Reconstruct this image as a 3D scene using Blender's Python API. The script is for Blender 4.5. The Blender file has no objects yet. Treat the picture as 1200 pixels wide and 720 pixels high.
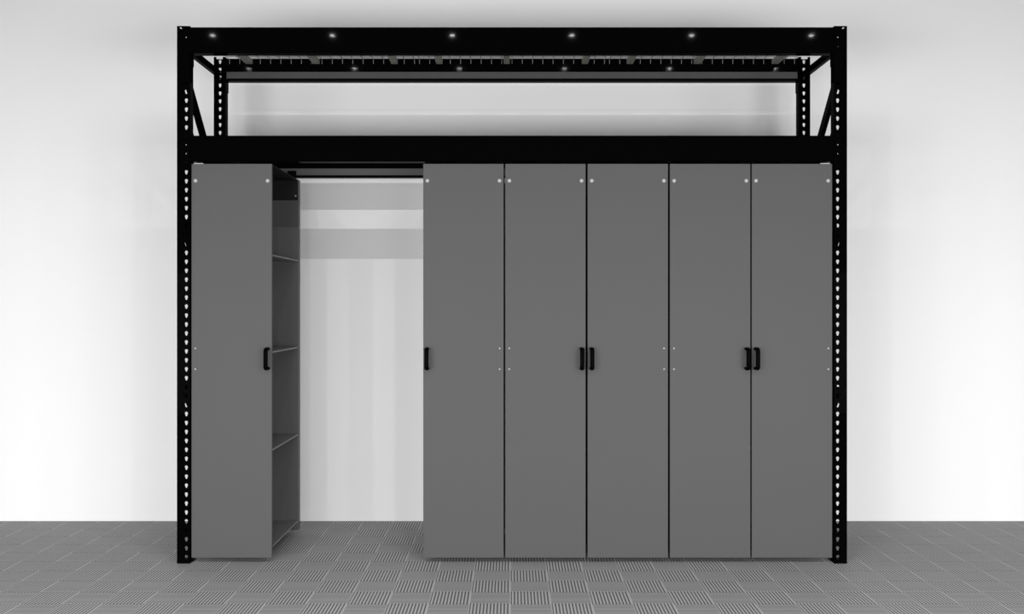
import bpy, bmesh, math
from mathutils import Vector
PI = math.pi
S = bpy.context.scene
COL = S.collection

# ------------------------------------------------------------------ camera, world, lamps, exposure
CAM_D, CAM_H = 5.523, 1.456
cd = bpy.data.cameras.new('camera')
cam = bpy.data.objects.new('camera', cd)
COL.objects.link(cam)
cam.location = (0.0, -CAM_D, CAM_H)
cam.rotation_euler = (PI/2, 0, 0)
cd.sensor_fit = 'HORIZONTAL'
cd.sensor_width = 36
cd.lens = 36*1141.7/1200
cd.clip_start = 0.05
S.camera = cam

WORLD_STRENGTH = 0.06
LAMP_POWER = 46.0
FILL_POWER = 398.0
w = bpy.data.worlds.new('room_light')
S.world = w
w.use_nodes = True
w.node_tree.nodes['Background'].inputs[0].default_value = (1, 1, 1, 1)
w.node_tree.nodes['Background'].inputs[1].default_value = WORLD_STRENGTH

# two soft fill lights added behind the camera to brighten wall and floor
for sx in (-1, 1):
    dl = bpy.data.lights.new('added_fill_light', 'AREA')
    dl.shape = 'RECTANGLE'
    dl.size, dl.size_y = 4.9, 1.95
    dl.energy = FILL_POWER
    do = bpy.data.objects.new('added_fill_light', dl)
    COL.objects.link(do)
    do.location = (sx*3.25, -6.0, 1.0)
    do.rotation_euler = (math.radians(60), 0, 0)     # fill tilted down so the top of the wall stays dimmer

for k in range(6):                        # the row of six ceiling lamps in front of the rack
    ld = bpy.data.lights.new('ceiling_lamp', 'AREA')
    ld.shape = 'DISK'
    ld.size = 0.045
    ld.energy = LAMP_POWER
    lo = bpy.data.objects.new('ceiling_lamp', ld)
    COL.objects.link(lo)
    lo.location = (-2.935 + 1.174*k, -4.03, 4.12)

S.view_settings.view_transform = 'Standard'
S.view_settings.look = 'None'
S.view_settings.exposure = 0.0
S.view_settings.gamma = 1.0
S.view_settings.use_curve_mapping = False

# ------------------------------------------------------------------ materials
def mat(name, col, rough=0.5, spec=0.5, metal=0.0, noise=0.0, scale=60.0):
    m = bpy.data.materials.new(name)
    m.use_nodes = True
    nt = m.node_tree
    b = nt.nodes['Principled BSDF']
    b.inputs['Roughness'].default_value = rough
    b.inputs['Specular IOR Level'].default_value = spec
    b.inputs['Metallic'].default_value = metal
    if isinstance(col, (int, float)):
        col = (col, col, col)
    if noise:
        tc = nt.nodes.new('ShaderNodeTexCoord')
        n = nt.nodes.new('ShaderNodeTexNoise')
        n.inputs['Scale'].default_value = scale
        n.inputs['Detail'].default_value = 3
        r = nt.nodes.new('ShaderNodeMapRange')
        r.inputs['To Min'].default_value = 1-noise
        r.inputs['To Max'].default_value = 1+noise
        mx = nt.nodes.new('ShaderNodeMix')
        mx.data_type = 'RGBA'
        mx.blend_type = 'MULTIPLY'
        mx.inputs[0].default_value = 1.0
        mx.inputs[6].default_value = (*col, 1)
        nt.links.new(tc.outputs['Object'], n.inputs['Vector'])
        nt.links.new(n.outputs['Fac'], r.inputs['Value'])
        nt.links.new(r.outputs[0], mx.inputs[7])
        nt.links.new(mx.outputs[2], b.inputs['Base Color'])
    else:
        b.inputs['Base Color'].default_value = (*col, 1)
    return m

M_BLACK = mat('black_powder_coat', 0.0012, 0.036, 0.0018)
M_BRACKET = mat('black_bracket_steel', 0.012, 0.45, 0.1)
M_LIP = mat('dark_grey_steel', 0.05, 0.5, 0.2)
M_PANEL = mat('grey_laminate', 0.0735, 0.55, 0.12, noise=0.015, scale=4)
M_INNER = mat('grey_laminate_inside', 0.076, 0.5, 0.2, noise=0.02, scale=5)
M_SHELF = mat('grey_laminate_shelf', 0.14, 0.45, 0.3, noise=0.02, scale=5)
M_SCREW = mat('bright_screw_steel', 0.34, 0.45, 0.5, 0.0)
M_HANDLE = mat('black_handle', 0.0012, 0.45, 0.01)
M_ZINC = mat('galvanised_steel', (0.21, 0.21, 0.19), 0.5, 0.3, noise=0.06)
M_WIRE = mat('galvanised_wire', (0.17, 0.17, 0.165), 0.45, 0.4)
M_WALL = mat('white_wall_paint', 0.80, 0.9, 0.1, noise=0.01, scale=1.2)

def math_node(nt, op, a, b=None, clamp=False):
    n = nt.nodes.new('ShaderNodeMath')
    n.operation = op
    n.use_clamp = clamp
    for i, v in enumerate((a, b)):
        if v is None:
            continue
        if isinstance(v, (int, float)):
            n.inputs[i].default_value = v
        else:
            nt.links.new(v, n.inputs[i])
    return n.outputs[0]

def floor_material():
    """ribbed plastic floor tiles: 20 cm squares, the ribs turning 90 degrees from square to square"""
    m = bpy.data.materials.new('ribbed_floor_tile')
    m.use_nodes = True
    nt = m.node_tree
    b = nt.nodes['Principled BSDF']
    b.inputs['Roughness'].default_value = 0.55
    b.inputs['Specular IOR Level'].default_value = 0.04
    g = nt.nodes.new('ShaderNodeNewGeometry')
    sp = nt.nodes.new('ShaderNodeSeparateXYZ')
    nt.links.new(g.outputs['Position'], sp.inputs[0])
    T = 0.2
    u = math_node(nt, 'DIVIDE', math_node(nt, 'ADD', sp.outputs[0], 20.008), T)
    v = math_node(nt, 'DIVIDE', math_node(nt, 'ADD', sp.outputs[1], 20.0-0.053), T)
    fu, fv = math_node(nt, 'FRACT', u), math_node(nt, 'FRACT', v)
    iu, iv = math_node(nt, 'FLOOR', u), math_node(nt, 'FLOOR', v)
    par = math_node(nt, 'MODULO', math_node(nt, 'ADD', iu, iv), 2.0)
    sel = math_node(nt, 'GREATER_THAN', par, 0.5)
    # rib coordinate: fu or fv
    mxn = nt.nodes.new('ShaderNodeMix')
    nt.links.new(sel, mxn.inputs[0])
    nt.links.new(fu, mxn.inputs[2])
    nt.links.new(fv, mxn.inputs[3])
    rib = math_node(nt, 'FRACT', math_node(nt, 'MULTIPLY', mxn.outputs[0], 12.0))
    groove = math_node(nt, 'LESS_THAN', rib, 0.47)
    # every row ends in a comb of short ribs; a solid rim along the other two sides
    du = math_node(nt, 'MINIMUM', fu, math_node(nt, 'SUBTRACT', 1.0, fu))
    dv = math_node(nt, 'MINIMUM', fv, math_node(nt, 'SUBTRACT', 1.0, fv))
    comb = math_node(nt, 'LESS_THAN', math_node(nt, 'FRACT', math_node(nt, 'MULTIPLY', fu, 12.0)), 0.47)
    at_row = math_node(nt, 'LESS_THAN', dv, 0.034)
    off_row = math_node(nt, 'SUBTRACT', 1.0, at_row)
    inside = math_node(nt, 'GREATER_THAN', du, 0.011)
    body = math_node(nt, 'MULTIPLY', math_node(nt, 'MULTIPLY', groove, inside), off_row)
    dark = math_node(nt, 'MAXIMUM', math_node(nt, 'MULTIPLY', body, 0.85), math_node(nt, 'MULTIPLY', math_node(nt, 'MULTIPLY', comb, at_row), inside))
    tc = nt.nodes.new('ShaderNodeTexNoise')
    tc.inputs['Scale'].default_value = 3.0
    nt.links.new(g.outputs['Position'], tc.inputs['Vector'])
    mr = nt.nodes.new('ShaderNodeMapRange')
    mr.inputs['To Min'].default_value = 0.95
    mr.inputs['To Max'].default_value = 1.05
    nt.links.new(tc.outputs['Fac'], mr.inputs['Value'])
    cm = nt.nodes.new('ShaderNodeMix')
    cm.data_type = 'RGBA'
    nt.links.new(dark, cm.inputs[0])
    cm.inputs[6].default_value = (0.405, 0.405, 0.405, 1)
    cm.inputs[7].default_value = (0.06, 0.06, 0.06, 1)
    mm = nt.nodes.new('ShaderNodeMix')
    mm.data_type = 'RGBA'
    mm.blend_type = 'MULTIPLY'
    mm.inputs[0].default_value = 1.0
    nt.links.new(cm.outputs[2], mm.inputs[6])
    nt.links.new(mr.outputs[0], mm.inputs[7])
    nt.links.new(mm.outputs[2], b.inputs['Base Color'])
    return m
M_FLOOR = floor_material()

# ------------------------------------------------------------------ helpers
def box(bm, x0, x1, y0, y1, z0, z1):
    v = [bm.verts.new((x, y, z)) for x in (x0, x1) for y in (y0, y1) for z in (z0, z1)]
    for f in ((0,1,3,2), (4,6,7,5), (0,4,5,1), (2,3,7,6), (0,2,6,4), (1,5,7,3)):
        bm.faces.new([v[i] for i in f])

def bevel_all(bm, r, seg=2):
    bmesh.ops.remove_doubles(bm, verts=bm.verts, dist=1e-6)
    bmesh.ops.bevel(bm, geom=list(bm.edges), offset=r, segments=seg, profile=0.5, affect='EDGES')

def prism_x(bm, prof, x0, x1):
    """extrude a closed (y, z) profile along x"""
    a = [bm.verts.new((x0, y, z)) for y, z in prof]
    b = [bm.verts.new((x1, y, z)) for y, z in prof]
    n = len(prof)
    for i in range(n):
        j = (i+1) % n
        bm.faces.new((a[i], a[j], b[j], b[i]))
    bm.faces.new(list(reversed(a)))
    bm.faces.new(b)

def tube(bm, pts, r, n=10, cap=True, rc=None):
    rc = rc or r
    rings = []
    pts = [Vector(p) for p in pts]
    for i, p in enumerate(pts):
        t = (pts[min(i+1, len(pts)-1)] - pts[max(i-1, 0)]).normalized()
        up = Vector((1, 0, 0)) if abs(t.x) < 0.9 else Vector((0, 0, 1))
        a = t.cross(up).normalized()
        c = t.cross(a).normalized()
        rings.append([bm.verts.new(p + r*math.cos(2*PI*k/n)*a + rc*math.sin(2*PI*k/n)*c) for k in range(n)])
    for A, B in zip(rings, rings[1:]):
        for k in range(n):
            bm.faces.new((A[k], A[(k+1) % n], B[(k+1) % n], B[k]))
    if cap:
        bm.faces.new(list(reversed(rings[0])))
        bm.faces.new(rings[-1])

def dome_y(bm, x, y, z, r, h, sgn=-1, n=16):
    """a domed screw head standing off towards sgn*y"""
    prev = None
    for t in (0.0, 0.35, 0.7, 0.9):
        a = t*PI/2
        ring = [bm.verts.new((x + r*math.cos(a)*math.cos(2*PI*k/n), y + sgn*h*(0.25 + 0.75*math.sin(a)) if t else y + sgn*h*0.25,
                              z + r*math.cos(a)*math.sin(2*PI*k/n))) for k in range(n)]
        if prev is None:
            base = [bm.verts.new((v.co.x, y, v.co.z)) for v in ring]
            for k in range(n):
                bm.faces.new((base[k], base[(k+1) % n], ring[(k+1) % n], ring[k]))
            bm.faces.new(base)
        else:
            for k in range(n):
                bm.faces.new((prev[k], prev[(k+1) % n], ring[(k+1) % n], ring[k]))
        prev = ring
    bm.faces.new(prev)

def perf_plate(bm, x0, x1, cells, y0, y1):
    """a perforated plate; cells = [(z0, z1, polygon or None)], polygon star-shaped round its own centre"""
    for z0, z1, poly in cells:
        if poly is None:
            box(bm, x0, x1, y0, y1, z0, z1)
            continue
        cx = sum(p[0] for p in poly)/len(poly)
        cz = sum(p[1] for p in poly)/len(poly)
        ang = [math.atan2(p[1]-cz, p[0]-cx) for p in poly]
        ang += [math.atan2(z-cz, x-cx) for x in (x0, x1) for z in (z0, z1)]
        ang = sorted(ang)
        inner, outer = [], []
        for a in ang:
            dx, dz = math.cos(a), math.sin(a)
            best = None
            for i in range(len(poly)):
                p, q = poly[i], poly[(i+1) % len(poly)]
                ex, ez = q[0]-p[0], q[1]-p[1]
                den = dx*ez - dz*ex
                if abs(den) < 1e-12:
                    continue
                t = ((p[0]-cx)*ez - (p[1]-cz)*ex)/den
                s = ((p[0]-cx)*dz - (p[1]-cz)*dx)/den
                if t > 0 and -1e-6 <= s <= 1+1e-6:
                    best = t
            inner.append((cx+best*dx, cz+best*dz))
            ts = []
            if abs(dx) > 1e-9: ts.append(((x1 if dx > 0 else x0)-cx)/dx)
            if abs(dz) > 1e-9: ts.append(((z1 if dz > 0 else z0)-cz)/dz)
            t = min(ts)
            outer.append((cx+t*dx, cz+t*dz))
        n = len(ang)
        fi = [bm.verts.new((p[0], y0, p[1])) for p in inner]
        fo = [bm.verts.new((p[0], y0, p[1])) for p in outer]
        bi = [bm.verts.new((p[0], y1, p[1])) for p in inner]
        bo = [bm.verts.new((p[0], y1, p[1])) for p in outer]
        for i in range(n):
            j = (i+1) % n
            bm.faces.new((fi[i], fi[j], fo[j], fo[i]))
            bm.faces.new((bi[j], bi[i], bo[i], bo[j]))
            bm.faces.new((fi[j], fi[i], bi[i], bi[j]))

def obj(name, bm, m, parent=None, smooth=False, label=None):
    bmesh.ops.recalc_face_normals(bm, faces=bm.faces)
    me = bpy.data.meshes.new(name)
    bm.to_mesh(me)
    bm.free()
    me.materials.append(m)
    if smooth:
        for p in me.polygons:
            p.use_smooth = True
    o = bpy.data.objects.new(name, me)
    COL.objects.link(o)
    if parent:
        o.parent = parent
    if label:
        o['label'] = label
    return o

def thing(name, label, cat, loc=(0, 0, 0), group=None):
    o = bpy.data.objects.new(name, None)
    COL.objects.link(o)
    o.location = loc
    o.empty_display_size = 0.1
    o['label'] = label
    o['category'] = cat
    if group:
        o['group'] = group
    return o

def struct(name, bm, m):
    o = obj(name, bm, m)
    o['kind'] = 'structure'
    return o

# ------------------------------------------------------------------ the room
bm = bmesh.new(); box(bm, -9, 9, -6.0, 1.2, -0.1, 0); struct('floor', bm, M_FLOOR)
bm = bmesh.new(); box(bm, -9, 9, 1.10, 1.2, 0, 6.0); struct('wall_back', bm, M_WALL)

# ------------------------------------------------------------------ rack dimensions
HALF = 1.8993            # outer half width
CW, CDEP, CT = 0.0728, 0.060, 0.003
DEPTH = 0.742
TOP = 3.050
BEAM_T, BEAM_H = 0.070, 0.147
PITCH, HZ0 = 0.0508, 0.036

def teardrop(cx, cz):
    pts = []
    for k in range(11):                       # round top
        a = -0.12*PI + (1.24*PI)*k/10
        pts.append((cx + 0.0088*math.cos(a), cz + 0.004 + 0.0088*math.sin(a)))
    pts += [(cx-0.0036, cz-0.0125), (cx+0.0036, cz-0.0125)]
    return pts

def column_mesh(front, side):
    """a C column with teardrop slots in its web; side -1 = left, +1 = right; local x from the frame's centre line"""
    bm = bmesh.new()
    hu = 0.053 if front else 0.023            # slot row, from the outer edge
    def X(u): return side*(CW/2 - u)
    cells = []
    z = 0.006
    for i in range(60):
        c = HZ0 + PITCH*i
        z1 = min(c + PITCH/2, TOP) if i < 59 else 3.019
        if i == 59:
            break
        cells.append((z, z1, teardrop(X(hu), c)))
        z = z1
    s = X(0.020)
    slot = [(s - side*0.007 + 0.004*math.cos(a), 3.037 - 0.004 + 0.004*math.sin(a)) for a in (1.2*PI, 1.6*PI)]
    slot = [(s-0.009, 3.034), (s+0.001*side-0.002, 3.029), (s+0.009, 3.034), (s+0.004, 3.043), (s-0.004, 3.043)]
    cells.append((z, TOP, slot if front else teardrop(X(hu), HZ0 + PITCH*59 - 0.001)))
    x0, x1 = -CW/2, CW/2
    if front:
        perf_plate(bm, x0, x1, cells, 0.0, CT)
        ya, yb, yl = CT, CDEP, CDEP-CT
    else:
        perf_plate(bm, x0, x1, cells, DEPTH-CT, DEPTH)
        ya, yb, yl = DEPTH-CDEP, DEPTH-CT, DEPTH-CDEP
    box(bm, x0, x0+CT, ya, yb, 0.006, TOP)
    box(bm, x1-CT, x1, ya, yb, 0.006, TOP)
    box(bm, x0+CT, x0+0.016, yl, yl+CT, 0.006, TOP)
    box(bm, x1-0.016, x1-CT, yl, yl+CT, 0.006, TOP)
    return bm

def brace_mesh(p, q, h=0.042, wdt=0.024, t=0.0025, xo=0.0):
    """a channel brace lying in the frame's plane from p=(y, z) to q"""
    bm = bmesh.new()
    dy, dz = q[0]-p[0], q[1]-p[1]
    L = math.hypot(dy, dz)
    ny, nz = -dz/L, dy/L
    def bar(x0, x1, n0, n1):
        x0, x1 = x0+xo, x1+xo
        v = []
        for x in (x0, x1):
            for (yy, zz) in (p, q):
                for n_ in (n0, n1):
                    v.append(bm.verts.new((x, yy+ny*n_, zz+nz*n_)))
        for f in ((0,1,3,2), (4,6,7,5), (0,4,5,1), (2,3,7,6), (0,2,6,4), (1,5,7,3)):
            bm.faces.new([v[i] for i in f])
    bar(-wdt/2, -wdt/2+t, -h/2, h/2)
    bar(-wdt/2+t, wdt/2, -h/2, -h/2+t)
    bar(-wdt/2+t, wdt/2, h/2-t, h/2)
    return bm

def upright(side, label):
    root = thing('upright_frame', label, 'rack frame', (side*(HALF-CW/2), 0, 0))
    for front in (True, False):
        c = obj('column', column_mesh(front, side), M_BLACK, root)
        b = bmesh.new()
        if front: box(b, -CW/2, CW/2, 0.0, 0.112, 0, 0.006)
        else: box(b, -CW/2, CW/2, DEPTH-0.112, DEPTH, 0, 0.006)
        obj('foot_plate', b, M_BLACK, root)
    y0, y1 = 0.008, DEPTH-0.048
    xo = -side*0.0085
    for z in (2.930, 1.925, 1.014, 0.19):
        obj('horizontal_brace', brace_mesh((y0, z), (y1, z), xo=xo), M_BLACK, root)
    for za, zb in ((2.78, 2.13), (1.893, 1.16), (0.982, 0.30)):
        obj('diagonal_brace', brace_mesh((y0+0.005, za), (y1, zb), h=0.054, xo=xo), M_BLACK, root)
    return root
upright(-1, 'black slotted steel upright frame at the left end of the rack')
upright(1, 'black slotted steel upright frame at the right end of the rack')

# ------------------------------------------------------------------ beams
BX = HALF - CW          # inner faces of the columns
def beam(front, ztop, label, name='rack_beam'):
    root = thing(name, label, 'beam', (0, 0 if front else DEPTH, ztop-BEAM_H))
    sg = 1 if front else -1
    st, sw, r = 0.041, 0.028, 0.006
    H, T = BEAM_H, BEAM_T
    prof = [(0, r), (r, 0), (T-r, 0), (T-r*0.3, r*0.3), (T, r), (T, H-st-0.002), (T-0.002, H-st),
            (T-sw, H-st), (T-sw, H-0.002), (T-sw-0.002, H), (0.003, H), (0, H-0.003)]
    bm = bmesh.new()
    e = 0.003
    prism_x(bm, [(sg*y, z) for y, z in prof], -BX+e, BX-e)
    obj('beam_body', bm, M_BLACK, root)
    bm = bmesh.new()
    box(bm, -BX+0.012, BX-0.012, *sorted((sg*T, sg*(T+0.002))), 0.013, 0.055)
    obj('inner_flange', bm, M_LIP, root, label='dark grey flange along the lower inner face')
    for s in (-1, 1):
        bm = bmesh.new()
        # angle connector: one leg on the column's face, the other on its inner side
        upper = ztop > 2.8
        zt, zb = (H+0.004, -0.066) if upper else (H+0.020, -0.050)
        if s < 0: xs = (-BX, -BX+e)
        else: xs = (BX-e, BX)
        box(bm, xs[0], xs[1], *sorted((sg*-0.0035, sg*(CDEP+0.002))), zb, zt)
        if front:
            zl = -0.166 if upper else zb
            hx = s*(HALF-0.053)
            xa, xb = sorted((s*BX, s*(HALF-0.030)))
            holes = [HZ0 + PITCH*i - (ztop-H) for i in range(60)]
            holes = [h for h in holes if zl+0.02 < h < zt-0.01]
            cells, z = [], zl
            for k, h in enumerate(holes):
                z1 = min(h + PITCH/2, zt) if k < len(holes)-1 else zt
                hr = 0.0034 if H-0.12 < h < H-0.02 else 0.0009
                cells.append((z, z1, [(hx+hr*math.cos(2*PI*j/8), h+0.003+hr*math.sin(2*PI*j/8)) for j in range(8)]))
                z = z1
            perf_plate(bm, xa, xb, cells, -0.0035, 0.0)
        else:
            xa, xb = sorted((s*BX, s*(HALF-0.040)))
            box(bm, xa, xb, 0.0, 0.0035, zb, zt)
        obj('connector', bm, M_BLACK, root)
    return root
ZU, ZL = 3.0435, 2.4285
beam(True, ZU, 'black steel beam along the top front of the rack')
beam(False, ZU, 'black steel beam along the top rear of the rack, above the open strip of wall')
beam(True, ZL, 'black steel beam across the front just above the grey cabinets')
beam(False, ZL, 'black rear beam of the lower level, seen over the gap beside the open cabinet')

# ------------------------------------------------------------------ wire decks
def deck(cx, label):
    root = thing('wire_deck', label, 'wire deck', (cx, 0, ZU-0.041), 'wire decks on the top beams')
    ya, yb = 0.050, DEPTH-0.050
    zt = 0.0335
    bm = bmesh.new()
    half = 0.590
    n = 19
    for k in range(n):
        x = -half + 2*half*k/(n-1)
        pts = [(x, ya, 0.004), (x, ya, zt-0.006), (x, ya+0.004, zt), (x, yb-0.004, zt), (x, yb, zt-0.006), (x, yb, 0.004)]
        tube(bm, pts, 0.0021, 6)
    for k in range(7):
        y = ya+0.05 + (yb-ya-0.10)*k/6
        tube(bm, [(-half, y, zt+0.004), (half, y, zt+0.004)], 0.0021, 6)
    obj('wire_mesh', bm, M_WIRE, root)
    for sx in (-0.462, -0.034, 0.464):
        bm = bmesh.new()
        hw = 0.019
        t = 0.002
        # a channel, open upward, resting in the steps of both beams
        box(bm, sx-hw, sx+hw, ya-0.004, yb+0.004, 0.0, t)
        box(bm, sx-hw, sx-hw+t, ya-0.004, yb+0.004, t, zt-0.0025)
        box(bm, sx+hw-t, sx+hw, ya-0.004, yb+0.004, t, zt-0.0025)
        obj('support_channel', bm, M_ZINC, root)
deck(-1.212, 'galvanised wire mesh deck on the top beams, left of three')
deck(0.0, 'galvanised wire mesh deck on the top beams, middle of three')
deck(1.212, 'galvanised wire mesh deck on the top beams, right of three')

# ------------------------------------------------------------------ cabinets
CAB_W = 0.4570
Z0, Z1 = 0.0295, 2.2705
YF, YB = 0.015, 0.757
PT = 0.018
def handle_mesh():
    bm = bmesh.new()
    r, zo, out = 0.0095, 0.0555, 0.050
    pts = [(0, 0, -zo)]
    for k in range(7):
        a = k/6*PI/2
        pts.append((0, -(out-0.016) - 0.016*math.sin(a), -zo + 0.016 - 0.016*math.cos(a)))
    pts += [(0, y, -z) for (_, y, z) in reversed(pts)]
    tube(bm, pts, r, 14, rc=0.0125)
    return bm
def screw_mesh(r, h):
    bm = bmesh.new()
    dome_y(bm, 0, 0, 0, r, h)
    return bm
def as_mesh(name, bm, m, smooth=True):
    bmesh.ops.recalc_face_normals(bm, faces=bm.faces)
    me = bpy.data.meshes.new(name)
    bm.to_mesh(me); bm.free()
    me.materials.append(m)
    if smooth:
        for p in me.polygons: p.use_smooth = True
    return me
ME_HANDLE = as_mesh('handle', handle_mesh(), M_HANDLE)
ME_BIG = as_mesh('screw', screw_mesh(0.0115, 0.007), M_SCREW)
ME_SMALL = as_mesh('small_screw', screw_mesh(0.0055, 0.004), M_SCREW)
def inst(name, me, parent, loc):
    o = bpy.data.objects.new(name, me)
    COL.objects.link(o)
    o.parent = parent
    o.location = loc
    return o

def bbox(x0, x1, y0, y1, z0, z1, r=0.0012):
    bm = bmesh.new()
    box(bm, x0, x1, y0, y1, z0, z1)
    bevel_all(bm, r, 1)
    return bm

def cabinet(px, open_side, label):
    """px = left edge in the photo's front plane (metres from centre); open_side +1 = right side open, handle on that edge"""
    xc = px + CAB_W/2
    root = thing('hanging_cabinet', label, 'cabinet', (xc, 0, Z0), 'grey cabinets hung in the rack')
    h = Z1 - Z0
    W = CAB_W/2
    o = open_side
    obj('front_panel', bbox(-W, W, YF, YF+PT, 0, h), M_PANEL, root)
    obj('back_panel', bbox(-W, W, YB-0.058, YB, 0, h), M_INNER, root)
    xs = sorted((-o*W, -o*(W-0.016)))
    obj('side_panel', bbox(xs[0], xs[1], YF+PT, YB-0.058, 0.045, h-0.001), M_INNER, root)
    xi = sorted((-o*(W-0.016), o*(W-0.001)))
    for z in (0.060, 0.612, 1.170, 1.724):
        obj('shelf', bbox(xi[0], xi[1], YF+PT, YB-0.058, z-0.006, z+0.003), M_SHELF, root)
    # black steel carrier box at the top
    bm = bmesh.new()
    box(bm, xi[0], xi[1], YF+PT, YB-0.058, h-0.006, h-0.001)
    box(bm, xi[0], xi[1], YB-0.061, YB-0.058, 2.138-Z0, h-0.006)
    box(bm, xi[0], xi[1], YF+PT, YF+PT+0.003, 2.138-Z0, h-0.006)
    obj('carrier_frame', bm, M_BRACKET, root, label='black steel carrier box under the top')
    for yy, sg in ((0.086, 1), (DEPTH-0.086, -1)):
        for s in (-1, 1):
            bm = bmesh.new()
            xa, xb = sorted((s*(W-0.045), s*(W-0.175)) if sg > 0 else (s*(W-0.004), s*(W-0.058)))
            # a bracket with a sloping foot and a roller bearing on the beam's flange
            ya, yb = (yy, yy+0.004)
            v = [(xa, h-0.001), (xb, h-0.001), (xb, h+0.050), (xa, h+0.050)]
            A = [bm.verts.new((x, ya, z)) for x, z in v]
            B = [bm.verts.new((x, yb, z)) for x, z in v]
            bm.faces.new(A); bm.faces.new(list(reversed(B)))
            for i in range(4):
                j = (i+1) % 4
                bm.faces.new((A[i], A[j], B[j], B[i]))
            box(bm, xa, xb, *sorted((yy+0.002, yy+sg*0.055)), h-0.001, h+0.003)
            b = obj('hanger_bracket', bm, M_HANDLE, root)
            bm = bmesh.new()
            y_in = yy + (0.004 if sg < 0 else 0)
            yq = (0.0722 if sg > 0 else DEPTH-0.0722)
            tube(bm, [((xa+xb)/2, y_in, h+0.030), ((xa+xb)/2, yq, h+0.030)], 0.014, 16)
            obj('roller', bm, M_HANDLE, b)
    inst('handle', ME_HANDLE, root, (o*(W-0.0225), YF, 1.1625-Z0))
    for s in (-1, 1):
        inst('screw', ME_BIG, root, (s*(W-0.0235), YF, 2.174-Z0))
    for z in (1.2205, 1.1025):
        inst('small_screw', ME_SMALL, root, (-o*(W-0.0225), YF, z-Z0))
    inst('small_screw', ME_SMALL, root, (o*(W-0.016), YB-0.061, 2.165-Z0))
    return root

K = 206.1
cabinet((224.4-600)/K, 1, 'grey cabinet standing apart at the left post, its shelved side open to the gap')
cabinet((496.0-600)/K, -1, 'grey cabinet with left-edge handle, first one right of the wide gap')
cabinet((592.1-600)/K, 1, 'grey cabinet with right-edge handle, second one right of the wide gap')
cabinet((688.6-600)/K, -1, 'grey cabinet with left-edge handle, in the middle of the row of five')
cabinet((785.1-600)/K, 1, 'grey cabinet with right-edge handle, second from the right post')
cabinet((881.0-600)/K, -1, 'grey cabinet with left-edge handle, directly beside the right post')
